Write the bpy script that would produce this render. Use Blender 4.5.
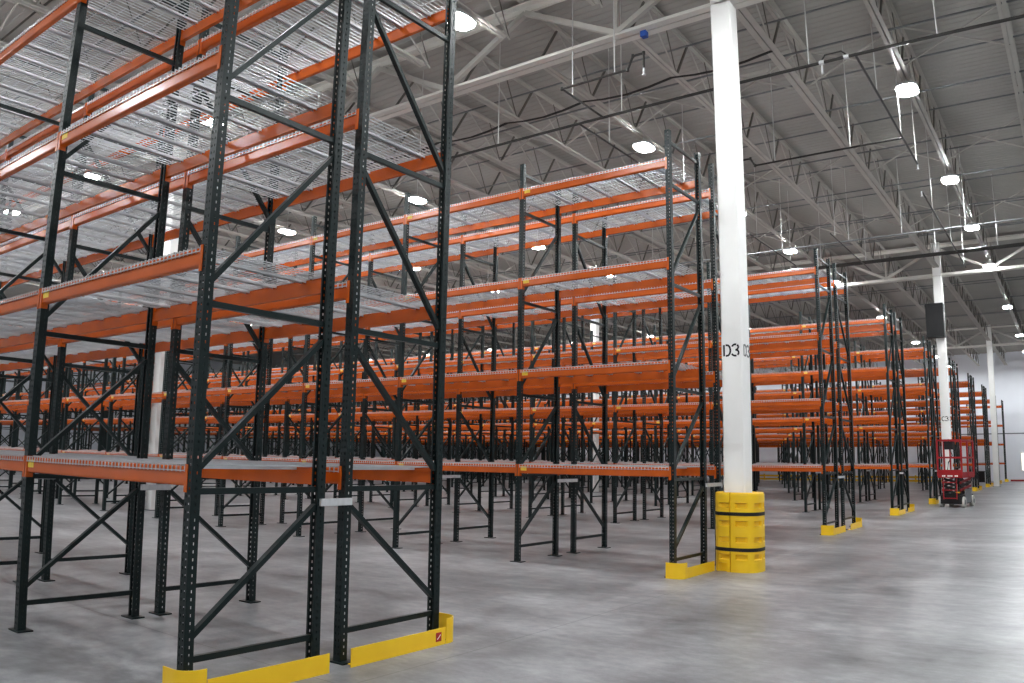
import bpy, math, random
from mathutils import Matrix, Vector
random.seed(7)
for o in list(bpy.data.objects): bpy.data.objects.remove(o)
SC = bpy.context.scene
COL = SC.collection
PI = math.pi

# ------------------------------------------------------------------ camera
# pose solved from the rack posts, beams and columns; the lens has mild barrel
# distortion, so the camera uses a lens polynomial (radius in mm -> angle)
PITCH, YAW, ROLL = 0.14416, 0.63180, 0.01613
CAMLOC = Vector((4.7726, -3.0177, 1.5797))
fw = Vector((-math.sin(YAW)*math.cos(PITCH), math.cos(YAW)*math.cos(PITCH), math.sin(PITCH)))
rt = Vector((math.cos(YAW), math.sin(YAW), 0)); up = rt.cross(fw)
rt2 = rt*math.cos(ROLL) + up*math.sin(ROLL); up2 = -rt*math.sin(ROLL) + up*math.cos(ROLL)
cd = bpy.data.cameras.new('camera'); cam = bpy.data.objects.new('camera', cd); COL.objects.link(cam)
M = Matrix((rt2, up2, -fw)).transposed().to_4x4(); M.translation = CAMLOC
cam.matrix_world = M
cd.sensor_fit = 'HORIZONTAL'; cd.sensor_width = 36.0; cd.sensor_height = 36.0*683/1024
cd.lens = 27.6; cd.clip_start = 0.05; cd.clip_end = 300
LENS_POLY = True
if LENS_POLY:
    cd.type = 'PANO'
    cd.panorama_type = 'FISHEYE_LENS_POLYNOMIAL'
    cd.fisheye_fov = math.radians(120)
    cd.fisheye_polynomial_k0 = 0.0
    cd.fisheye_polynomial_k1 = -0.035184434621586914
    cd.fisheye_polynomial_k2 = -1.875592322105169e-05
    cd.fisheye_polynomial_k3 = 1.3005456807707954e-05
    cd.fisheye_polynomial_k4 = -2.2181218487956185e-07
SC.camera = cam

# ------------------------------------------------------------------ world, exposure
w = bpy.data.worlds.new('world'); SC.world = w; w.use_nodes = True
w.node_tree.nodes['Background'].inputs[0].default_value = (0.9, 0.95, 1, 1)
w.node_tree.nodes['Background'].inputs[1].default_value = 0.02
SC.view_settings.view_transform = 'Standard'; SC.view_settings.look = 'None'
SC.view_settings.gamma = 1.0; SC.view_settings.use_curve_mapping = False
SC.view_settings.exposure = 0.0
LAMP_POWER = 355.0

# ------------------------------------------------------------------ materials
def srgb(r, g, b):
    f = lambda c: (c/12.92 if c <= 0.04045 else ((c+0.055)/1.055)**2.4)
    return (f(r/255), f(g/255), f(b/255), 1)

def mat(name, col, rough=0.5, metal=0.0, var=0.12, scale=6.0, spec=0.5, bump=0.0, coat=0.0):
    m = bpy.data.materials.new(name); m.use_nodes = True
    nt = m.node_tree; b = nt.nodes['Principled BSDF']
    c = srgb(*col)
    tc = nt.nodes.new('ShaderNodeTexCoord'); nz = nt.nodes.new('ShaderNodeTexNoise')
    nz.inputs['Scale'].default_value = scale; nz.inputs['Detail'].default_value = 4
    nt.links.new(tc.outputs['Object'], nz.inputs['Vector'])
    rp = nt.nodes.new('ShaderNodeValToRGB')
    rp.color_ramp.elements[0].position = 0.3; rp.color_ramp.elements[1].position = 0.7
    rp.color_ramp.elements[0].color = (c[0]*(1-var), c[1]*(1-var), c[2]*(1-var), 1)
    rp.color_ramp.elements[1].color = (min(1, c[0]*(1+var)), min(1, c[1]*(1+var)), min(1, c[2]*(1+var)), 1)
    nt.links.new(nz.outputs['Fac'], rp.inputs['Fac']); nt.links.new(rp.outputs['Color'], b.inputs['Base Color'])
    b.inputs['Roughness'].default_value = rough; b.inputs['Metallic'].default_value = metal
    b.inputs['Specular IOR Level'].default_value = spec
    if coat: b.inputs['Coat Weight'].default_value = coat; b.inputs['Coat Roughness'].default_value = 0.12
    if bump:
        bp = nt.nodes.new('ShaderNodeBump'); bp.inputs['Strength'].default_value = bump; bp.inputs['Distance'].default_value = 0.01
        nt.links.new(nz.outputs['Fac'], bp.inputs['Height']); nt.links.new(bp.outputs['Normal'], b.inputs['Normal'])
    return m

def emit(name, col, s):
    m = bpy.data.materials.new(name); m.use_nodes = True; nt = m.node_tree
    nt.nodes.remove(nt.nodes['Principled BSDF'])
    e = nt.nodes.new('ShaderNodeEmission'); e.inputs[0].default_value = (*col, 1); e.inputs[1].default_value = s
    nt.links.new(e.outputs[0], nt.nodes['Material Output'].inputs[0]); return m

def floor_mat():
    m = bpy.data.materials.new('polished_concrete'); m.use_nodes = True
    nt = m.node_tree; N = nt.nodes; Lk = nt.links; b = N['Principled BSDF']
    tc = N.new('ShaderNodeTexCoord')
    def noise(scale, det, sx=1, sy=1, rough=0.55, dist=0.0):
        mp = N.new('ShaderNodeMapping'); mp.inputs['Scale'].default_value = (sx, sy, 1)
        Lk.new(tc.outputs['Object'], mp.inputs['Vector'])
        n = N.new('ShaderNodeTexNoise'); n.inputs['Scale'].default_value = scale; n.inputs['Detail'].default_value = det
        n.inputs['Roughness'].default_value = rough; n.inputs['Distortion'].default_value = dist
        Lk.new(mp.outputs[0], n.inputs['Vector']); return n.outputs['Fac']
    def math_(op, a, bb, c=None):
        n = N.new('ShaderNodeMath'); n.operation = op
        for i, v in enumerate((a, bb, c)):
            if v is None: continue
            if hasattr(v, 'links'): Lk.new(v, n.inputs[i])
            else: n.inputs[i].default_value = v
        return n.outputs[0]
    big = noise(0.30, 5, 1, 1.3, 0.55); mid = noise(1.1, 8, 0.9, 1.3, 0.66); fine = noise(5, 8, 0.8, 1.2, 0.7); vfine = noise(70, 2)
    s = math_('ADD', math_('MULTIPLY', big, 0.40), math_('MULTIPLY', mid, 0.34))
    s = math_('ADD', s, math_('MULTIPLY', fine, 0.24)); s = math_('ADD', s, math_('MULTIPLY', vfine, 0.04))
    rp = N.new('ShaderNodeValToRGB'); e = rp.color_ramp.elements
    e[0].position = 0.37; e[0].color = srgb(74, 75, 77); e[1].position = 0.66; e[1].color = srgb(174, 175, 177)
    k = rp.color_ramp.elements.new(0.50); k.color = srgb(124, 125, 127)
    Lk.new(s, rp.inputs['Fac'])
    # saw-cut joints every few metres
    sp = N.new('ShaderNodeSeparateXYZ'); Lk.new(tc.outputs['Object'], sp.inputs[0])
    def joint(axis, period, off):
        a = math_('ADD', sp.outputs[axis], off); a = math_('DIVIDE', a, period); a = math_('FRACT', a, None)
        a = math_('SUBTRACT', a, 0.5); a = math_('ABSOLUTE', a, None); a = math_('MULTIPLY', a, period)
        return math_('LESS_THAN', a, 0.006)
    jx = joint(0, 3.97, 1.46); jy = joint(1, 3.83, 1.0)
    j = math_('MAXIMUM', jx, jy)
    mx = N.new('ShaderNodeMix'); mx.data_type = 'RGBA'; Lk.new(math_('MULTIPLY', j, 0.45), mx.inputs['Factor'])
    Lk.new(rp.outputs['Color'], mx.inputs['A']); mx.inputs['B'].default_value = srgb(56, 56, 56)
    Lk.new(mx.outputs['Result'], b.inputs['Base Color'])
    r2 = N.new('ShaderNodeMapRange'); Lk.new(mid, r2.inputs['Value'])
    r2.inputs['From Min'].default_value = 0.3; r2.inputs['From Max'].default_value = 0.7
    r2.inputs['To Min'].default_value = 0.285; r2.inputs['To Max'].default_value = 0.32
    Lk.new(r2.outputs[0], b.inputs['Roughness'])
    b.inputs['Specular IOR Level'].default_value = 0.12
    bp = N.new('ShaderNodeBump'); bp.inputs['Strength'].default_value = 0.008; bp.inputs['Distance'].default_value = 0.01
    Lk.new(fine, bp.inputs['Height']); Lk.new(bp.outputs[0], b.inputs['Normal'])
    return m

MT = dict(
    floor=floor_mat(),
    orange=mat('orange_paint', (200, 90, 22), 0.24, 0, 0.10, 3, 0.5),
    green=mat('dark_green_paint', (19, 31, 31), 0.33, 0.0, 0.18, 5, 0.3),
    galv=mat('galvanised_wire', (196, 198, 201), 0.30, 0.45, 0.10, 8, 0.5),
    galvbar=mat('galvanised_bar', (205, 206, 208), 0.36, 0.3, 0.10, 8, 0.5),
    yellow=mat('yellow_paint', (255, 204, 34), 0.38, 0, 0.05, 4, 0.5),
    tag=mat('yellow_label', (238, 200, 60), 0.5, 0, 0.15, 60, 0.4),
    red=mat('red_paint', (156, 26, 32), 0.4, 0, 0.1, 5, 0.5),
    redsticker=mat('red_sticker', (176, 46, 40), 0.5, 0, 0.1, 30, 0.4),
    white=mat('white_paint', (250, 249, 246), 0.5, 0, 0.03, 2, 0.4),
    steelwhite=mat('roof_steel_paint', (190, 187, 180), 0.55, 0, 0.06, 3, 0.4),
    girderwhite=mat('girder_paint', (226, 223, 216), 0.5, 0, 0.04, 3, 0.4),
    darkweb=mat('dark_web_grey', (104, 101, 95), 0.6, 0, 0.1, 3, 0.3),  # joist web members, coloured a darker grey than the chords
    gaspipe=mat('gas_pipe_yellow', (196, 178, 60), 0.5, 0, 0.1, 3, 0.4),
    deck=mat('roof_deck_paint', (166, 163, 157), 0.6, 0, 0.06, 0.7, 0.4),
    wall=mat('wall_paint', (240, 243, 250), 0.6, 0, 0.03, 0.6, 0.4),
    wallseam=mat('wall_seam', (120, 124, 132), 0.6, 0, 0.03, 0.6, 0.4),
    black=mat('black_plastic', (24, 24, 26), 0.5, 0, 0.2, 5, 0.4),
    blackpipe=mat('black_pipe', (52, 50, 48), 0.4, 0.2, 0.15, 6, 0.4),
    stencil=mat('stencil_ink', (30, 30, 32), 0.7, 0, 0.1, 20, 0.2),
    stencilgrey=mat('faded_stencil_ink', (120, 120, 118), 0.7, 0, 0.1, 20, 0.2),
    housing=mat('lamp_housing', (200, 200, 198), 0.5, 0.1, 0.05, 5, 0.4),
    grey=mat('grey_machine_paint', (120, 122, 124), 0.5, 0.1, 0.1, 6, 0.4),
    tyre=mat('pale_tyre', (205, 203, 196), 0.7, 0, 0.1, 10, 0.3),
    blue=mat('blue_paint', (40, 80, 160), 0.5, 0, 0.1, 10, 0.4),
    lens=emit('lamp_glow', (0.955, 0.985, 1.0), LAMP_POWER),
    day=emit('daylight_pane', (1.0, 0.97, 0.85), 3.0),
)

# ------------------------------------------------------------------ mesh helpers
class MB:
    def __init__(s): s.v = []; s.f = []
    def box(s, x0, x1, y0, y1, z0, z1):
        n = len(s.v)
        s.v += [(x0,y0,z0),(x1,y0,z0),(x1,y1,z0),(x0,y1,z0),(x0,y0,z1),(x1,y0,z1),(x1,y1,z1),(x0,y1,z1)]
        s.f += [(n,n+3,n+2,n+1),(n+4,n+5,n+6,n+7),(n,n+1,n+5,n+4),(n+1,n+2,n+6,n+5),(n+2,n+3,n+7,n+6),(n+3,n,n+4,n+7)]
        return s
    def bar(s, a, b, w, h, upv=(0, 0, 1), caps=True):
        a = Vector(a); b = Vector(b); d = (b-a).normalized(); u = Vector(upv)
        sx = d.cross(u)
        if sx.length < 1e-6: sx = d.cross(Vector((1, 0, 0)))
        sx.normalize(); uu = sx.cross(d).normalized()
        n = len(s.v)
        for p in (a, b):
            for i, j in ((-1,-1),(1,-1),(1,1),(-1,1)):
                s.v.append(tuple(p + sx*(i*w/2) + uu*(j*h/2)))
        for i in range(4): s.f.append((n+i, n+(i+1) % 4, n+4+(i+1) % 4, n+4+i))
        if caps: s.f += [(n+3,n+2,n+1,n), (n+4,n+5,n+6,n+7)]
        return s
    def tube(s, pts, r, seg=8, caps=True):
        pts = [Vector(p) for p in pts]; n0 = len(s.v)
        for i, p in enumerate(pts):
            d = ((pts[min(i+1, len(pts)-1)] - p).normalized() + (p - pts[max(i-1, 0)]).normalized())
            d.normalize(); u = Vector((0, 0, 1)) if abs(d.z) < 0.95 else Vector((1, 0, 0))
            sx = d.cross(u).normalized(); uu = sx.cross(d).normalized()
            for k in range(seg):
                a = 2*PI*k/seg; s.v.append(tuple(p + sx*(r*math.cos(a)) + uu*(r*math.sin(a))))
        for i in range(len(pts)-1):
            for k in range(seg):
                s.f.append((n0+i*seg+k, n0+i*seg+(k+1) % seg, n0+(i+1)*seg+(k+1) % seg, n0+(i+1)*seg+k))
        if caps:
            s.f.append(tuple(n0+k for k in reversed(range(seg))))
            s.f.append(tuple(n0+(len(pts)-1)*seg+k for k in range(seg)))
        return s
    def extrude(s, prof, x0, x1):
        """profile of (y, z) pairs swept along x"""
        n = len(s.v); k = len(prof)
        for x in (x0, x1): s.v += [(x, y, z) for y, z in prof]
        for i in range(k): s.f.append((n+i, n+(i+1) % k, n+k+(i+1) % k, n+k+i))
        s.f += [tuple(n+i for i in reversed(range(k))), tuple(n+k+i for i in range(k))]
        return s
    def wall(s, path, z0, z1, th, heights=None):
        """vertical plate of thickness th following a path of (x, y); inner side to the left"""
        n = len(s.v); k = len(path)
        for i, (x, y) in enumerate(path):
            a = Vector(path[max(i-1, 0)]); b = Vector(path[min(i+1, k-1)]); d = (b-a).normalized(); nn = Vector((-d.y, d.x))
            zz = heights[i] if heights else z1
            for q in (0, 1):
                px, py = x + nn.x*th*q, y + nn.y*th*q
                s.v += [(px, py, z0), (px, py, zz)]
        for i in range(k-1):
            a = n+4*i; b = a+4
            s.f += [(a, b, b+1, a+1), (a+2, a+3, b+3, b+2), (a+1, b+1, b+3, a+3), (a, a+2, b+2, b)]
        s.f += [(n, n+1, n+3, n+2), (n+4*(k-1), n+4*(k-1)+2, n+4*(k-1)+3, n+4*(k-1)+1)]
        return s
    def mesh(s, name, m, smooth=False):
        me = bpy.data.meshes.new(name); me.from_pydata(s.v, [], s.f); me.materials.append(MT[m])
        if smooth: me.polygons.foreach_set('use_smooth', [True]*len(me.polygons))
        me.update(); return me

def put(name, me, parent=None, loc=(0, 0, 0), rot=(0, 0, 0), scale=None):
    o = bpy.data.objects.new(name, me); COL.objects.link(o)
    if parent: o.parent = parent
    o.location = loc; o.rotation_euler = rot
    if scale: o.scale = scale
    return o
def empty(name, loc=(0, 0, 0), rotz=0):
    o = bpy.data.objects.new(name, None); COL.objects.link(o); o.location = loc; o.rotation_euler = (0, 0, rotz); o.empty_display_size = 0.2
    return o
def tag(o, label, cat, group=None):
    o['label'] = label; o['category'] = cat
    if group: o['group'] = group
    return o
def struct(name, me, loc=(0, 0, 0)):
    o = put(name, me, None, loc); o['kind'] = 'structure'; return o

# ------------------------------------------------------------------ building shell
XL, XR, YF, YB, ZR = -64.0, 24.0, -17.0, 70.2, 10.32
fl = struct('floor', MB().box(XL, XR, YF, YB, -0.2, 0).mesh('floor', 'floor'))
fl['label'] = 'polished grey mottled concrete warehouse floor'
struct('wall_back', MB().box(XL, XR, YB, YB+0.3, 0, ZR+0.3).mesh('wall_back', 'wall'))
struct('wall_left', MB().box(XL-0.3, XL, YF, YB, 0, ZR+0.3).mesh('wall_left', 'wall'))
struct('wall_right', MB().box(XR, XR+0.3, YF, YB, 0, ZR+0.3).mesh('wall_right', 'wall'))
struct('wall_front', MB().box(XL, XR, YF-0.3, YF, 0, ZR+0.3).mesh('wall_front', 'wall'))
struct('trim_1', MB().box(-30, XR, YB-0.03, YB-0.002, 3.74, 3.82).mesh('trim_1', 'wallseam'))
struct('baseboard_back', MB().box(0.3, XR, YB-0.05, YB-0.002, 0, 0.14).mesh('baseboard_back', 'red'))
# small lit window low in the far wall
wn = struct('window_1', MB().box(1.1, 1.2, YB-0.06, YB-0.002, 0.8, 2.3).box(2.2, 2.3, YB-0.06, YB-0.002, 0.8, 2.3)
            .box(1.2, 2.2, YB-0.06, YB-0.002, 0.8, 0.9).box(1.2, 2.2, YB-0.06, YB-0.002, 2.2, 2.3).mesh('window_frame', 'white'))
put('pane', MB().box(1.2, 2.2, YB-0.04, YB-0.003, 0.9, 2.2).mesh('pane', 'day'), wn)

# corrugated roof deck: ribs run along x
b = MB(); y = YF; per = 0.2
while y < YB:
    n = len(b.v)
    for yy, zz in ((y, ZR), (y+0.05, ZR), (y+0.06, ZR+0.012), (y+0.19, ZR+0.012), (y+per, ZR)):
        b.v += [(XL, yy, zz), (XR, yy, zz)]
    for i in range(4): b.f.append((n+2*i, n+2*i+2, n+2*i+3, n+2*i+1))
    y += per
n = len(b.v)
b.box(XL, XR, YF, YB, ZR+0.1, ZR+0.3)
ceil = struct('ceiling', b.mesh('ceiling', 'deck'))

# girders (along x), joists (along y) -------------------------------------------------
COLX0, COLDX, COLY = 0.44, 15.88, (8.60, 31.60, 54.65)
JS = COLDX/8
JB, JT = 9.28, 10.24        # joist chord heights
GB, GT = 8.97, 10.12
def chord(mb, x, y0, y1, z, w, h):
    g = 0.022
    for sgn in (-1, 1):
        x0, x1 = sorted((x+sgn*g/2, x+sgn*w/2))
        mb.box(x0, x1, y0, y1, z-h/2, z-h/2+0.012)
        xi = x+sgn*g/2; a0, a1 = sorted((xi, xi+sgn*0.012)); mb.box(a0, a1, y0, y1, z-h/2+0.012, z+h/2)
jcache = {}
def joist(x, y0, y1, heavy, separate):
    wdt = 0.24 if heavy else 0.16
    inset = 0.0 if heavy else 0.7
    key = (round(y0, 2), heavy, 'c')
    if key not in jcache:
        mb = MB(); chord(mb, 0, inset, y1-y0-inset, JB-9, wdt, 0.09)
        t = MB(); chord(t, 0, 0.05, y1-y0-0.05, 0, wdt*0.85, 0.07)
        n = len(mb.v); mb.v += [(v[0], v[1], (JT-9)-v[2]) for v in t.v]; mb.f += [tuple(n+i for i in reversed(f)) for f in t.f]
        jcache[key] = mb.mesh('roof_joist', 'steelwhite')
    o = put('roof_joist', jcache[key], ceil, (x, y0, 9))
    zb, zt = JB-9, JT-9
    PN = 2.0
    if 'web' not in jcache:
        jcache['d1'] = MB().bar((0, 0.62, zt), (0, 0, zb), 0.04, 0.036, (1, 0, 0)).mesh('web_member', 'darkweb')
        jcache['d2'] = MB().bar((0, PN, zb), (0, 0.62, zt), 0.024, 0.024, (1, 0, 0)).mesh('web_member', 'steelwhite')
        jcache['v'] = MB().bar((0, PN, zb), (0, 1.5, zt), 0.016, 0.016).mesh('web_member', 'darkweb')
        jcache['web'] = 1
    span = y1-y0; nb = int((span-0.5)//PN); off = (span-nb*PN)/2
    if separate:
        for k in range(nb):
            for q in ('d1', 'd2', 'v'): put('web_member', jcache[q], o, (0, off+PN*k, 0))
    else:
        kk = (round(y0, 2), 'w')
        if kk not in jcache:
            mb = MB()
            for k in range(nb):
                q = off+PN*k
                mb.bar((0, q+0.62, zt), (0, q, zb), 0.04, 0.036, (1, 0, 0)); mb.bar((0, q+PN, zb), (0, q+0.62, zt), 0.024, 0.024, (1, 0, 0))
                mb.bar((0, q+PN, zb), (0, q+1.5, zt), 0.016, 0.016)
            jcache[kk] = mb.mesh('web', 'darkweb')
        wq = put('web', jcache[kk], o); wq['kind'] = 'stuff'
YG = (-14.4,) + COLY + (YB-0.1,)
for si in range(4):
    kmin, kmax = ((-9, 3), (-18, 3), (-21, 3), (-21, 2))[si]
    for k in range(kmin, kmax):
        joist(COLX0+JS*k, YG[si], YG[si+1], k % 8 == 0, si < 2 and k > -13)
# girders
def gmembers():
    ms = {}
    ms['d'] = MB().bar((0, 0, GB+0.05), (JS, 0, GT-0.05), 0.10, 0.09, (0, 1, 0)).mesh('web_member', 'steelwhite')
    ms['u'] = MB().bar((0, 0, GT-0.05), (JS, 0, GB+0.05), 0.10, 0.09, (0, 1, 0)).mesh('web_member', 'steelwhite')
    ms['v'] = MB().bar((0, 0, GB), (0, 0, GT), 0.06, 0.06).mesh('web_member', 'steelwhite')
    return ms
gm = gmembers()
def girder(yc, k0, k1):
    mb = MB(); x0, x1 = COLX0+JS*k0, COLX0+JS*k1
    for sg in (-1, 1):
        for z, s in ((GB, 1), (GT, -1)):
            a, c = sorted((yc+sg*0.015, yc+sg*0.165)); mb.box(x0, x1, a, c, z-0.085 if s > 0 else z+0.055, z-0.055 if s > 0 else z+0.085)
            a, c = sorted((yc+sg*0.015, yc+sg*0.035)); mb.box(x0, x1, a, c, z-0.055, z+0.055)
    o = put('roof_girder', mb.mesh('roof_girder', 'girderwhite'), ceil)
    for k in range(k0, k1):
        x = COLX0+JS*k
        put('web_member', gm['d'] if k % 2 else gm['u'], o, (x, yc, 0))
        if k % 2: put('web_member', gm['v'], o, (x, yc, 0))
girder(COLY[0], -16, 3); girder(COLY[1], -20, 3); girder(COLY[2], -20, 3)
# bridging between joists
rodmesh = {}
for si, yy in enumerate((-6.5, -1.5, 3.5, 11.6, 14.6, 17.6, 20.6, 23.6, 26.6, 29.4, 35.5, 40, 44.5, 49, 58)):
    ka = -9 if yy < 5 else -18
    key = ka
    if key not in rodmesh:
        rodmesh[key] = MB().bar((COLX0+JS*ka, 0, 0), (COLX0+JS*2.6, 0, 0), 0.03, 0.03).mesh('bridging_rod', 'grey')
    put('bridging_rod', rodmesh[key], ceil, (0, yy, JB+0.07)); put('bridging_rod', rodmesh[key], ceil, (0, yy, JT-0.1))
cb1 = MB().bar((0, 0, JB), (JS, 0, JT-0.05), 0.03, 0.03).mesh('cross_brace', 'steelwhite')
cb2 = MB().bar((0, 0, JT-0.05), (JS, 0, JB), 0.03, 0.03).mesh('cross_brace', 'steelwhite')
for yy in (2.0, 13.1, 19.1, 25.1):
    for k in range(-9, 2):
        put('cross_brace', cb1, ceil, (COLX0+JS*k, yy, 0)); put('cross_brace', cb2, ceil, (COLX0+JS*k, yy+0.04, 0))

# ------------------------------------------------------------------ columns
def stroke_glyphs(text, h, th=0.027):
    """stencil letters as flat slabs in the x-z plane facing -y, origin at the lower left"""
    mb = MB(); w = h*0.58; x = 0
    def seg(pts):
        for a, c in zip(pts[:-1], pts[1:]):
            mb.bar((a[0], 0, a[1]), (c[0], 0, c[1]), th, 0.004, (0, 1, 0))
    def arc(cx, cz, rx, rz, a0, a1, n=7):
        seg([(cx+rx*math.cos(math.radians(a0+(a1-a0)*i/n)), cz+rz*math.sin(math.radians(a0+(a1-a0)*i/n))) for i in range(n+1)])
    for ch in text:
        if ch == 'D':
            seg([(x, 0), (x, h)])
            seg([(x+0.26*w, h*0.97), (x+0.5*w, h*0.97)]); seg([(x+0.26*w, h*0.03), (x+0.5*w, h*0.03)])
            arc(x+w*0.5, h/2, w*0.5, h*0.47, 88, -88, 10)
        elif ch == '3':
            arc(x+w*0.42, h*0.75, w*0.5, h*0.25, 165, 70); arc(x+w*0.42, h*0.75, w*0.5, h*0.25, 50, -85)
            arc(x+w*0.42, h*0.26, w*0.55, h*0.26, 85, -50); arc(x+w*0.42, h*0.26, w*0.55, h*0.26, -70, -165)
        elif ch == 'C':
            arc(x+w*0.5, h/2, w*0.5, h/2, 40, 95); arc(x+w*0.5, h/2, w*0.5, h/2, 110, 250, 10); arc(x+w*0.5, h/2, w*0.5, h/2, 265, 320)
        x += w*1.35
    return mb
def column(x, y, label, text=None, tz=3.13):
    r = empty('steel_column', (x, y, 0)); tag(r, label, 'column', 'white steel building columns')
    hw = 0.165; c = 0.02
    prof = [(-hw+c, -hw), (hw-c, -hw), (hw, -hw+c), (hw, hw-c), (hw-c, hw), (-hw+c, hw), (-hw, hw-c), (-hw, -hw+c)]
    mb = MB(); n = len(prof)
    for z in (0.02, ZR-0.05): mb.v += [(px, py, z) for px, py in prof]
    for i in range(n): mb.f.append((i, (i+1) % n, n+(i+1) % n, n+i))
    mb.f += [tuple(reversed(range(n))), tuple(range(n, 2*n))]
    put('shaft', mb.mesh('shaft', 'white'), r)
    put('base_plate', MB().box(-0.24, 0.24, -0.24, 0.24, 0, 0.02).mesh('base_plate', 'grey'), r)
    if text:
        g = stroke_glyphs(text, 0.17).mesh('stencil_lettering', 'stencil')
        put('stencil_lettering', g, r, (-0.118, -hw-0.002, tz))
        g2 = stroke_glyphs(text, 0.17).mesh('stencil_lettering', 'stencilgrey')
        put('stencil_lettering', g2, r, (hw+0.002, -0.10, tz), (0, 0, PI/2))
    return r
column(COLX0, COLY[0], 'tall white column stencilled D3 rising out of the yellow column protector', 'D3')
column(COLX0, COLY[1], 'white column stencilled C3 behind the red scissor lift', 'C3', 3.15)
column(COLX0, COLY[2], 'farthest white column near the far wall, right of the racks')
column(COLX0-COLDX, COLY[0], 'white column seen through the nearest rack, standing in the gap of the second row')
column(COLX0-COLDX, COLY[1], 'white column seen between racks left of the D3 column, standing in the fifth row')

# column protector: two rounded halves with dents, held by black straps
def protector(x, y):
    r = empty('column_protector', (x, y, 0)); tag(r, 'yellow plastic column protector with two black straps around the D3 column', 'column protector')
    H, R, nexp = 1.13, 0.335, 2.7
    zs = [0, 0.02, 0.12, 0.13, 0.175, 0.185, 0.245, 0.255, 0.42, 0.43, 0.49, 0.50, 0.65, 0.66, 0.72, 0.73, 0.905, 0.915, 0.975, 0.985, 1.09, 1.12, H]
    dents = ((0.185, 0.245), (0.43, 0.49), (0.66, 0.72), (0.915, 0.975))
    def half(a0):
        mb = MB(); N = 48
        angs = [a0+0.025+(PI-0.05)*i/N for i in range(N+1)]
        def ring(z, rad, dent=True):
            out = []
            for a in angs:
                c, s_ = math.cos(a), math.sin(a)
                rr = rad/((abs(c)**nexp+abs(s_)**nexp)**(1/nexp))
                rel = (math.degrees(a) % 90)
                if dent and any(z0-1e-6 <= z <= z1+1e-6 for z0, z1 in dents) and (8 < rel < 35 or 55 < rel < 82): rr -= 0.035
                if dent and z < 0.125 and 52 < (math.degrees(a) % 180) < 74: rr -= 0.05
                out.append((rr*c, rr*s_, z))
            return out
        rings = []
        for z in zs:
            rings.append(ring(z, R - (0.02 if z >= H-0.001 else 0.006 if z > 1.1 else 0)))
        rings.append(ring(H, 0.24, False)); rings.append(ring(0, 0.24, False))
        for rg in rings: mb.v += rg
        k = N+1; m = len(rings)
        for i in range(m):
            j = (i+1) % m
            for q in range(N): mb.f.append((i*k+q, i*k+q+1, j*k+q+1, j*k+q))
        mb.f.append(tuple(i*k for i in range(m))); mb.f.append(tuple(i*k+N for i in reversed(range(m))))
        return mb.mesh('guard_half', 'yellow')
    put('guard_half', half(math.radians(-95)), r); put('guard_half', half(math.radians(85)), r)
    for z in (0.295, 0.80):
        mb = MB(); N = 56
        for zz, rad in ((z, R+0.003), (z+0.05, R+0.003), (z+0.05, R-0.012), (z, R-0.012)):
            for q in range(N):
                a = 2*PI*q/N; c, s_ = math.cos(a), math.sin(a); rr = rad/((abs(c)**nexp+abs(s_)**nexp)**(1/nexp))
                mb.v.append((rr*c, rr*s_, zz))
        for i in range(4):
            j = (i+1) % 4
            for q in range(N): mb.f.append((i*N+q, i*N+(q+1) % N, j*N+(q+1) % N, j*N+q))
        put('strap', mb.mesh('strap', 'black'), r)
protector(COLX0+0.025, COLY[0])

# black equipment box fixed to the C3 column
bx = empty('equipment_box', (COLX0, COLY[1]-0.165, 6.4)); tag(bx, 'black equipment box fixed high on the C3 column', 'equipment box')
put('case', MB().box(-0.46, 0.2, -0.44, -0.02, 0, 1.33).mesh('case', 'black'), bx)
put('bracket', MB().box(-0.12, 0.12, -0.02, 0.0, 0.2, 1.1).mesh('bracket', 'grey'), bx)
for zz in (0.05, 1.2): put('rim', MB().box(-0.47, 0.21, -0.45, -0.43, zz, zz+0.06).mesh('rim', 'black'), bx)

# ------------------------------------------------------------------ pallet racking
L, D = 2.5965, 1.0668
PW = 0.076
LEVELS = (1.4834, 2.957, 4.4283, 5.9274)
PH = 6.36
HZ = (0.235, 1.32, 2.573, 4.06, 5.545, 6.19)
DG = ((0.38, 1.20), (1.47, 2.44), (2.73, 3.92), (4.2, 5.40))

def post_mesh(holes):
    mb = MB(); hw, hd = PW/2, 0.036; pit = 0.0508
    zb = [0.012]; z = 0.06; hole_rows = set()
    if holes:
        while z+0.03 < PH:
            zb += [z, z+0.019]; hole_rows.add(len(zb)-2); z += pit
    zb.append(PH)
    def sheet(pts_u, f, hole_cols):
        n = len(mb.v); k = len(pts_u)
        for zz in zb: mb.v += [(*f(u_), zz) for u_ in pts_u]
        for i in range(len(zb)-1):
            for q in range(k-1):
                if i in hole_rows and q in hole_cols: continue
                mb.f.append((n+i*k+q, n+i*k+q+1, n+(i+1)*k+q+1, n+(i+1)*k+q))
    if holes:
        sheet([-hw, -0.022, -0.012, 0.012, 0.022, hw], lambda u_: (u_, -hd), (1, 3))
        for s in (-1, 1): sheet([-hd, -0.004, 0.006, hd], lambda u_, s=s: (s*hw, u_), (1,))
    else:
        sheet([-hw, hw], lambda u_: (u_, -hd), ())
        for s in (-1, 1): sheet([-hd, hd], lambda u_, s=s: (s*hw, u_), ())
    for s in (-1, 1): sheet([0.02, hw], lambda u_, s=s: (s*u_, hd), ())
    return mb.mesh('post', 'green')
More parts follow.
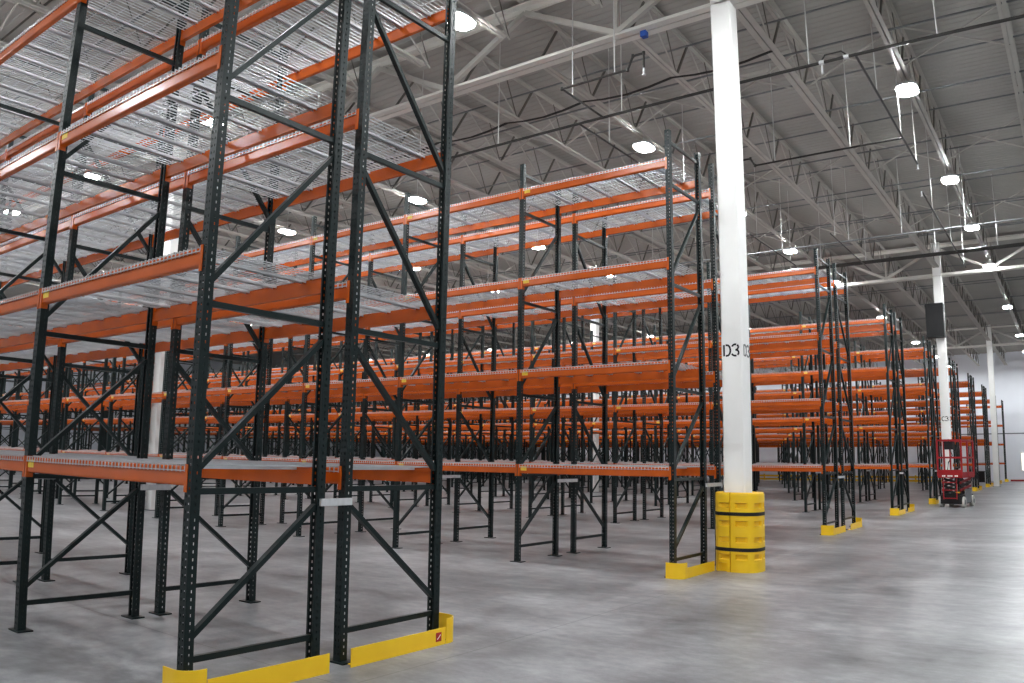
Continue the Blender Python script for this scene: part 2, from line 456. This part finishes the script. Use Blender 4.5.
def beam_mesh(conn):
    mb = MB(); h = 0.13; r = 0.012; pr = []
    fx = -0.034
    for a in range(4): t = PI/2*a/3; pr.append((fx+r-r*math.sin(t), -r+r*math.cos(t)))          # top front edge
    pr2 = []
    for a in range(4): t = PI/2*a/3; pr2.append((fx+0.018-0.018*math.cos(t), -h+0.018-0.018*math.sin(t)))   # rounded lower front edge
    prof = pr + pr2 + [(0.016, -h), (0.016, -0.042), (-0.006, -0.042), (-0.006, 0)]
    mb.extrude(prof, PW/2+0.001, L-PW/2-0.001)
    if conn:
        c = connector_mb(0); n = len(mb.v); mb.v += c.v; mb.f += [tuple(n+i for i in f) for f in c.f]
    return mb
def connector_mb(which=0):
    mb = MB()
    for x0, x1, xx0, xx1 in ((PW/2-0.03, PW/2+0.006, PW/2+0.001, PW/2+0.03), (L-PW/2-0.006, L-PW/2+0.03, L-PW/2-0.03, L-PW/2-0.001)):
        mb.box(x0, x1, -0.042, -0.037, -0.17, 0.012)
        sx0, sx1 = (PW/2+0.001, PW/2+0.006) if x0 < 1 else (L-PW/2-0.006, L-PW/2-0.001)
        mb.box(sx0, sx1, -0.042, 0.018, -0.17, 0.012)
    return mb
def single_connector(left):
    mb = MB()
    if left: mb.box(PW/2-0.03, PW/2+0.006, -0.042, -0.037, -0.17, 0.012); mb.box(PW/2+0.0015, PW/2+0.006, -0.0365, 0.018, -0.17, 0.012)
    else: mb.box(L-PW/2-0.006, L-PW/2+0.03, -0.042, -0.037, -0.17, 0.012); mb.box(L-PW/2-0.006, L-PW/2-0.0015, -0.0365, 0.018, -0.17, 0.012)
    return mb.mesh('connector', 'orange')
DW = (L-PW)/2-0.012
def deck_mb(x0, wires=True, chans=False, dx=0.052):
    """wire deck DW wide starting at x0; wires run front to back and fall over both beams"""
    mb = MB(); t = 0.0068
    n = int(DW/dx)
    for i in range(n+1):
        x = x0+DW*i/n
        mb.bar((x, -0.040, 0.006), (x, D+0.040, 0.006), t, t, caps=False)
        for yy in (-0.040, D+0.040): mb.bar((x, yy, 0.009), (x, yy, -0.038), t, t, (0, 1, 0))
    m = 7
    for i in range(m+1):
        y = 0.01+(D-0.02)*i/m
        mb.bar((x0, y, 0.0125), (x0+DW, y, 0.0125), t, t, caps=False)
    for yy in (-0.043, D+0.043): mb.bar((x0, yy, -0.03), (x0+DW, yy, -0.03), t, t)
    if chans:
        for cx in (0.2, 0.5, 0.8): chan(mb, x0+DW*cx)
    return mb
def chan(mb, x):
    mb.box(x-0.026, x+0.026, -0.002, D+0.002, 0.0, 0.003)
    for sg in (-1, 1):
        a, c = sorted((x+sg*0.026, x+sg*0.0235)); mb.box(a, c, -0.002, D+0.002, -0.022, 0.0)
MS = dict(
    post=post_mesh(True), post_lo=post_mesh(False),
    plate=MB().box(-0.1, 0.1, -0.06, 0.075, 0, 0.012).mesh('base_plate', 'green'),
    beam=beam_mesh(False).mesh('beam', 'orange'), beamc=beam_mesh(True).mesh('beam', 'orange'),
    cl=single_connector(True), cr=single_connector(False),
    tag=MB().box(0.06, 0.17, -0.0365, -0.0342, -0.085, -0.02).mesh('load_label', 'tag'),
    deckw=deck_mb(0).mesh('wire_deck', 'galv'), deckc=deck_mb(0, chans=True).mesh('wire_deck', 'galv'),
    hbar=MB().bar((0, 0.03, 0), (0, D-0.03, 0), 0.034, 0.042).mesh('horizontal_brace', 'green'),
    spacer=MB().box(-0.02, 0.02, 0, 1, -0.03, 0.03).mesh('row_spacer', 'galvbar'),
)
c_ = MB(); chan(c_, 0); MS['chan'] = c_.mesh('support_channel', 'galvbar')
dd_ = deck_mb(0, chans=True); ee_ = deck_mb(DW+0.02, chans=True); n_ = len(dd_.v)
dd_.v += ee_.v; dd_.f += [tuple(n_+i for i in f) for f in ee_.f]; MS['deck2'] = dd_.mesh('wire_deck', 'galv')
for m_ in (1, -1):
    for i, (z0, z1) in enumerate(DG):
        a, c = ((0, 0.03, z0), (0, D-0.03, z1)) if m_ > 0 else ((0, D-0.03, z0), (0, 0.03, z1))
        MS['dg', m_, i] = MB().bar(a, c, 0.036, 0.046, (1, 0, 0)).mesh('diagonal_brace', 'green')
    mb = MB()
    for z in HZ: mb.bar((0, 0.03, z), (0, D-0.03, z), 0.034, 0.042)
    for i, (z0, z1) in enumerate(DG):
        a, c = ((0, 0.03, z0), (0, D-0.03, z1)) if m_ > 0 else ((0, D-0.03, z0), (0, 0.03, z1))
        mb.bar(a, c, 0.036, 0.046, (1, 0, 0))
    MS['brace', m_] = mb.mesh('frame_bracing', 'green')

def run(x0, y0, m_, nb, detail, label, spacer=None):
    r = empty('pallet_rack', (x0, y0, 0)); tag(r, label, 'pallet rack', 'orange and dark green pallet rack runs')
    for k in range(nb+1):
        x = -L*k
        for yy, rz in ((0, 0), (D, PI)):
            p = put('post', MS['post'] if detail >= 1 else MS['post_lo'], r, (x, yy, 0), (0, 0, rz))
            put('base_plate', MS['plate'], p)
        if detail >= 1:
            for z in HZ: put('horizontal_brace', MS['hbar'], r, (x, 0, z))
            for i in range(len(DG)): put('diagonal_brace', MS['dg', m_, i], r, (x, 0, 0))
        else:
            put('frame_bracing', MS['brace', m_], r, (x, 0, 0))['kind'] = 'stuff'
        if spacer: put('row_spacer', MS['spacer'], r, (x+0.052, D-0.02, 1.225), (0, 0, 0), (0.55, spacer+0.04, 0.9))
        if k == nb: break
        xb = -L*(k+1)
        for li, z in enumerate(LEVELS):
            f = put('beam', MS['beam'] if detail >= 2 else MS['beamc'], r, (xb, 0, z))
            g = put('beam', MS['beam'] if detail >= 2 else MS['beamc'], r, (xb+L, D, z), (0, 0, PI))
            if m_ > 0: put('load_label', MS['tag'], f)
            if detail >= 2:
                for q in (f, g): put('connector', MS['cl'], q); put('connector', MS['cr'], q)
                for j in range(2):
                    dk = put('wire_deck', MS['deckw'], r, (xb+PW/2+0.004+j*(DW+0.016), 0, z))
                    for cx in (0.2, 0.5, 0.8): put('support_channel', MS['chan'], dk, (DW*cx, 0, 0))
            elif detail == 1:
                for j in range(2): put('wire_deck', MS['deckc'], r, (xb+PW/2+0.004+j*(DW+0.016), 0, z))
            else:
                put('wire_deck', MS['deck2'], r, (xb+PW/2+0.002, 0, z))
    return r

# end-of-row guard: low plate across the frame with a taller rounded corner on the aisle side
def guard_mesh(ph, yend):
    mb = MB(); X = 0.182
    mb.wall([(X, yend), (X, 0.05)], 0.0, ph, 0.008)
    cx, rr = 0.062, 0.13
    cpath = [(cx+rr, 0.04)] + [(cx+rr*math.cos(-q*PI/24), rr*math.sin(-q*PI/24)) for q in range(0, 13)] + [(-0.05, -rr)]
    mb.wall(cpath[::-1], 0.0, 0.212, 0.008)
    mb.box(X-0.09, X-0.008, 0.2, yend-0.05, 0.0, 0.008)
    return mb
GUARDS = []
def guard(x0, yfront, m_, yend, label, sticker=False):
    """m_ = +1: aisle at yfront, plate runs to +y; m_ = -1 mirrored"""
    mb = guard_mesh(0.142, yend)
    if m_ < 0:
        mb.v = [(x, -y, z) for x, y, z in mb.v]; mb.f = [tuple(reversed(f)) for f in mb.f]
    r = empty('end_guard', (x0, yfront, 0)); tag(r, label, 'rack guard', 'yellow end guards of the rack rows')
    put('guard_plate', mb.mesh('guard_plate', 'yellow'), r)
    for q in (0.3, yend-0.2):
        put('anchor_bolt', MB().tube([(0.14, m_*q, 0.008), (0.14, m_*q, 0.03)], 0.012, 6).mesh('anchor_bolt', 'grey'), r)
    if sticker:
        s = put('sticker', MB().box(0.1905, 0.1925, m_*0.14-0.035, m_*0.14+0.035, 0.035, 0.11).mesh('sticker', 'redsticker'), r)
        put('sticker_mark', MB().bar((0.193, m_*0.14-0.02, 0.055), (0.193, m_*0.14+0.02, 0.09), 0.001, 0.012, (1, 0, 0)).mesh('sticker_mark', 'white'), s)

ORD = ['nearest', 'second', 'third', 'fourth', 'fifth', 'sixth', 'seventh', 'eighth', 'ninth', 'tenth']
ROWS = [(0.0, 0.0, 0.2728, 5, 2), (0.0, 7.2837, 0.56, 13, 1), (-0.04, 15.156, 0.56, 20, 1), (-0.05, 22.81, 0.56, 21, 0), (-0.05, 30.3, 0.56, 21, 0),
        (-0.05, 37.95, 0.56, 21, 0), (-0.05, 45.6, 0.56, 21, 0), (-0.05, 53.35, 0.56, 21, 0), (-0.05, 60.9, 0.56, 21, 0), (0.05, 68.4, 0.0, 21, 0)]
for i, (x0, y0, s, nb, det) in enumerate(ROWS):
    run(x0, y0, 1, nb, det, f'orange-beamed green pallet rack, front run of the {ORD[i]} row from the camera', s) if i < 9 else run(x0, y0, 1, nb, det, 'orange-beamed green pallet rack, single farthest run against the far wall')
    if i < 9: run(x0, y0+D+s, -1, nb, det, f'orange-beamed green pallet rack, rear run of the {ORD[i]} row from the camera')
    guard(x0, y0, 1, D if i != 1 else D-0.06, f'yellow steel end guard at the front corner of the {ORD[i]} rack row')
    if i < 9: guard(x0, y0+2*D+s, -1, D+0.06, f'yellow steel end guard at the rear corner of the {ORD[i]} rack row', i == 0)

# ------------------------------------------------------------------ high-bay lamps
LX = [(8.38, 'over the open right floor'), (2.425, 'right of the D3 column'), (-3.53, 'just left of the row ends'),
      (-10.86, 'over the fifth rack bays'), (-16.8, 'over the seventh rack bays'), (-22.3, 'over the ninth rack bays'), (-28.9, 'over the eleventh rack bays'), (-34.8, 'over the thirteenth rack bays'), (-41.0, 'over the sixteenth rack bays')]
LZ = 8.95
LY = [-5.0, 0.8, 6.65, 13.54, 19.76, 24.97, 31.0, 40.7, 51.1, 59.3, 66.4]
ORDL = ['first', 'second', 'third', 'fourth', 'fifth', 'sixth', 'seventh', 'eighth', 'ninth', 'tenth', 'eleventh']
def rounded(a, c, z0, z1, n=24, e=3.2):
    mb = MB()
    for z in (z0, z1):
        for q in range(n):
            t = 2*PI*q/n; cc, ss = math.cos(t), math.sin(t); r_ = 1/((abs(cc)**e+abs(ss)**e)**(1/e)); mb.v.append((a*r_*cc, c*r_*ss, z))
    for q in range(n): mb.f.append((q, (q+1) % n, n+(q+1) % n, n+q))
    mb.f += [tuple(reversed(range(n))), tuple(range(n, 2*n))]
    return mb
lm = dict(housing=rounded(0.21, 0.29, 0.03, 0.09).box(-0.1, 0.1, -0.14, 0.14, 0.09, 0.16).mesh('housing', 'housing'),
          lens=rounded(0.2, 0.28, 0.0, 0.03).mesh('lens', 'lens'),
          stem=MB().tube([(0, 0, 0.16), (0, 0, JB-0.045-LZ)], 0.014, 6).mesh('stem', 'housing'),
          long_stem=MB().tube([(0, 0, 0.16), (0, 0, ZR-LZ)], 0.014, 6).mesh('stem', 'housing'))
def in_frame(p):
    v = Vector(p)-CAMLOC; z = v.dot(fw)
    return z > 0 and abs(v.dot(rt2)/z) < 0.655 and abs(v.dot(up2)/z) < 0.435
for x, dsc in LX:
    nv = nh = 0
    for j, y in enumerate(LY):
        if (x > 5 and y > 33) or (x < -5 and 45 < y < 62): continue
        r = empty('high_bay_light', (x, y, LZ))
        if in_frame((x, y, LZ)):
            lb = f'lit high-bay light, {ORDL[nv]} from the camera in the line {dsc}'; nv += 1
        else:
            lb = f'high-bay light outside the picture, {ORDL[nh]} of the line {dsc}'; nh += 1
        tag(r, lb, 'ceiling light', 'high-bay lights hung from the roof joists')
        for k in ('housing', 'lens'): put(k, lm[k], r)
        put('stem', lm['stem' if x > -5 else 'long_stem'], r)

# ------------------------------------------------------------------ sprinkler pipes and hangers
hang = MB().tube([(0, 0, 0), (0, 0, ZR-8.0)], 0.011, 5).mesh('hanger_rod', 'housing')
def pipe(pts, r, label, hang_pts=(), head=None, m='blackpipe'):
    o = empty('sprinkler_pipe', pts[0]); tag(o, label, 'sprinkler pipe', 'sprinkler pipes under the roof')
    p0 = Vector(pts[0])
    for a, c in zip(pts[:-1], pts[1:]):
        put('pipe_length', MB().tube([Vector(a)-p0, Vector(c)-p0], r, 8).mesh('pipe_length', m), o)
    for q in pts[1:-1]:
        put('elbow', MB().tube([Vector(q)-p0+Vector((0, 0, -r*1.3)), Vector(q)-p0+Vector((0, 0, r*1.3))], r*1.35, 8).mesh('elbow', m), o)
    for q in hang_pts: put('hanger_rod', hang, o, Vector(q)-p0)
    if head:
        h = Vector(head)-p0
        put('sprinkler_head', MB().tube([h, h+Vector((0, 0, -0.12))], 0.018, 6).tube([h+Vector((0, 0, -0.12)), h+Vector((0, 0, -0.13))], 0.035, 8).mesh('sprinkler_head', 'galvbar'), o)
Z = 8.0
pipe([(-34, 9.6, Z), (16, 9.6, Z)], 0.028, 'thick black sprinkler main crossing in front of the roof just behind the D3 column', [(x, 9.6, Z) for x in (-14.6, -10.8, -7.1, -4.9, -2.0, 1.5, 3.5, 6)])
pipe([(-2.4, 9.6, Z), (-2.4, 8.15, Z), (-1.1, 8.15, Z), (-1.0, 8.15, Z+0.22), (-0.8, 8.15, Z+0.22), (-0.8, 8.15, Z-0.05)], 0.021, 'short black sprinkler branch with a bent end left of the D3 column', [(-2.4, 8.5, Z), (-1.35, 8.15, Z)], (-0.8, 8.15, Z-0.05))
pipe([(-2.94, 9.6, Z), (-2.94, 17.5, Z)], 0.02, 'black sprinkler branch running back above the second row', [(-2.94, 10.8, Z), (-2.94, 14.5, Z)])
pipe([(2.25, 9.6, Z), (2.25, 15.3, Z)], 0.022, 'black sprinkler branch running back beside the brightest right lamp', [(2.25, 11.2, Z), (2.25, 13.4, Z), (2.25, 15.2, Z)], (2.25, 15.3, Z))
pipe([(2.25, 13.6, Z), (-0.85, 13.6, Z), (-0.95, 13.6, Z+0.18), (-1.15, 13.6, Z+0.18), (-1.15, 13.6, Z-0.05)], 0.022, 'black sprinkler line right of the D3 column ending in an upward bend', [(1.2, 13.6, Z), (-0.4, 13.6, Z)], (-1.15, 13.6, Z-0.05))
pipe([(2.02, 17.3, Z), (2.02, 26.3, Z)], 0.022, 'black sprinkler branch running back above the fourth row end', [(2.02, 19.0, Z), (2.02, 22.6, Z), (2.02, 25.8, Z)], (2.02, 17.3, Z))
pipe([(-34, 21.0, Z), (16, 21.0, Z)], 0.022, 'pale sprinkler line crossing above the third aisle', [(x, 21.0, Z) for x in (-14, -10, -7, -4.6, -2.6, -0.6, 0.9, 2.6)], None, 'grey')
pipe([(-0.8, 19.7, Z-0.07), (-0.8, 24.9, Z-0.07)], 0.02, 'black sprinkler branch left of the C3 column', [(-0.8, 20.2, Z), (-0.8, 24.2, Z)])
pipe([(-2.77, 18.6, Z-0.07), (-2.77, 22.9, Z-0.07)], 0.02, 'black sprinkler branch above the ends of the third row', [(-2.77, 19.2, Z), (-2.77, 22.4, Z)])
pipe([(-34, 23.94, Z), (16, 23.94, Z)], 0.062, 'thickest black sprinkler main crossing above the fourth row', [(x, 23.94, Z) for x in (-12, -6, -2.2, 1.4, 3.2)])
vl = empty('pipe_valve', (1.95, 9.6, Z)); tag(vl, 'pale clamp valve on the sprinkler main at the right-hand branch', 'valve')
put('coupling', MB().tube([(-0.28, 0, 0), (-0.2, 0, 0)], 0.04, 10).mesh('coupling', 'galvbar'), vl)
put('coupling', MB().tube([(0.12, 0, 0), (0.2, 0, 0)], 0.04, 10).mesh('coupling', 'galvbar'), vl)
put('bypass', MB().tube([(-0.24, 0, 0.04), (-0.18, 0, 0.12), (0.08, 0, 0.12), (0.16, 0, 0.04)], 0.014, 6).mesh('bypass', 'blackpipe'), vl)
put('drain_head', MB().tube([(-0.24, 0, -0.04), (-0.24, 0, -0.2)], 0.016, 6).mesh('drain_head', 'galvbar'), vl)
# sagging cable bundle clipped along the first girder
def cable(off, label):
    pts = []
    for i in range(0, 31):
        x = 0.6-0.5*i*1.0; ph = (i % 4)/4.0
        pts.append((x, 10.5+off, 8.93-0.10*math.sin(PI*ph)+off*0.4))
    o = put('cable', MB().tube(pts, 0.016, 5).mesh('cable', 'blackpipe')); tag(o, label, 'cable', 'cables under the first girder')
cable(0.09, 'upper dark sagging cable strung below the roof left of the D3 column'); cable(0.0, 'lower dark sagging cable strung below the roof left of the D3 column')
jb = empty('junction_box', (-1.0, 8.6, GB-0.14)); tag(jb, 'small blue junction box under the girder left of the D3 column', 'junction box')
put('box_body', MB().box(-0.05, 0.05, -0.05, 0.05, -0.05, 0.05).mesh('box_body', 'blue'), jb)
put('lid', MB().box(-0.055, 0.055, -0.06, -0.05, -0.055, 0.055).mesh('lid', 'blue'), jb)

gp = empty('gas_pipe', (2.33, 9.0, 9.66)); tag(gp, 'yellow gas pipe running back along the roof joist right of the D3 column', 'pipe')
for k in range(2): put('pipe_length', MB().tube([(0, 0, 0), (0, 5.2, 0)], 0.045, 8).mesh('pipe_length', 'gaspipe'), gp, (0, 5.26*k, 0))
for k in range(2): put('hanger_rod', MB().tube([(0, 0, 0), (0, 0, ZR-9.66)], 0.01, 5).mesh('hanger_rod', 'housing'), gp, (0, 5.26*k+2.6, 0))

# ------------------------------------------------------------------ yellow guard rail far back
gr = empty('guard_rail', (-22, 64.2, 0)); tag(gr, 'yellow two-rail safety barrier by the far wall behind the racks', 'guard rail')
for z in (0.13, 0.40): put('rail', MB().box(0, 18, -0.03, 0.03, z-0.08, z+0.08).mesh('rail', 'yellow'), gr)
pm = MB().box(-0.05, 0.05, 0.03, 0.13, 0, 0.55).mesh('rail_post', 'yellow')
for k in range(10): put('rail_post', pm, gr, (2*k, 0, 0))

# ------------------------------------------------------------------ scissor lift
def lift():
    r = empty('scissor_lift', (0.95, 28.0, 0), math.radians(-7))
    tag(r, 'red scissor lift with raised guard rails parked at the row end before the C3 column', 'scissor lift')
    W, LN = 0.40, 1.75
    P = lambda n, mb, m: put(n, mb.mesh(n, m), r)
    P('chassis', MB().box(-0.36, 0.36, 0.05, LN-0.05, 0.12, 0.42).box(-0.30, 0.30, 0.0, 0.05, 0.16, 0.5), 'black')
    P('chassis_panel', MB().box(0.362, 0.40, 0.45, LN-0.45, 0.15, 0.62), 'grey'); P('chassis_panel', MB().box(-0.40, -0.362, 0.45, LN-0.45, 0.15, 0.62), 'grey')
    for sx in (-1, 1):
        for yy in (0.24, LN-0.24):
            wv = P('wheel', MB().tube([(sx*0.30, yy, 0.19), (sx*0.42, yy, 0.19)], 0.19, 20), 'tyre')
            put('hub', MB().tube([(sx*0.42, yy, 0.19), (sx*0.432, yy, 0.19)], 0.09, 12).mesh('hub', 'grey'), wv)
    for q in range(4):
        z0, z1 = 0.46+q*0.13, 0.59+q*0.13
        for sx in (-0.3, 0.3):
            P('scissor_arm', MB().bar((sx, 0.15, z0), (sx, LN-0.15, z1), 0.05, 0.07), 'red' if q % 2 else 'black')
            P('scissor_arm', MB().bar((sx*0.8, LN-0.15, z0), (sx*0.8, 0.15, z1), 0.05, 0.07), 'black')
    P('platform', MB().box(-W, W, 0, LN, 1.02, 1.08), 'grey')
    P('toe_board', MB().box(-W, W, -0.012, 0.0, 1.02, 1.30), 'red')
    P('toe_board', MB().box(-W-0.012, -W, 0, LN, 1.02, 1.22), 'red'); P('toe_board', MB().box(W, W+0.012, 0, LN, 1.02, 1.22), 'red')
    for i, x in enumerate((-0.26, -0.2, -0.08, -0.02, 0.04, 0.16, 0.22)):
        P('decal', MB().box(x, x+0.045, -0.0145, -0.0125, 1.06, 1.11), 'white')
    for x in (-W, W):
        for yy in (0.0, LN*0.5, LN): P('rail_post', MB().bar((x, yy, 1.08), (x, yy, 2.32), 0.055, 0.055, (0, 1, 0)), 'red')
        for z in (1.72, 2.32): P('rail', MB().bar((x, 0, z), (x, LN, z), 0.05, 0.05), 'red')
    for yy in (0.0, LN):
        for z in (1.72, 2.32): P('rail', MB().bar((-W, yy, z), (W, yy, z), 0.05, 0.06), 'red')
    P('control_box', MB().box(-0.18, 0.12, 0.05, 0.25, 2.0, 2.28).box(-0.05, -0.02, 0.1, 0.13, 2.28, 2.36), 'black')
    P('control_cable', MB().tube([(0, 0.12, 2.0), (0.08, 0.1, 1.8), (-0.06, 0.1, 1.55), (-0.1, 0.12, 1.3), (-0.05, 0.14, 1.1)], 0.018, 6), 'black')
    for x in (-0.22, 0.22): P('ladder_rail', MB().bar((x, -0.05, 0.28), (x, -0.05, 0.98), 0.03, 0.03, (0, 1, 0)), 'red')
    for z in (0.32, 0.60, 0.86): P('ladder_step', MB().box(-0.22, 0.22, -0.08, -0.03, z-0.015, z+0.015), 'red')
lift()
# fire cabinet / dark bin by the far row end
bn = empty('storage_bin', (-1.5, 66.6, 0)); tag(bn, 'small dark bin near the far wall, right of the scissor lift', 'bin')
put('bin_body', MB().box(-0.22, 0.22, -0.22, 0.22, 0, 0.8).mesh('bin_body', 'black'), bn)
put('bin_lid', MB().box(-0.24, 0.24, -0.24, 0.24, 0.8, 0.85).mesh('bin_lid', 'black'), bn)
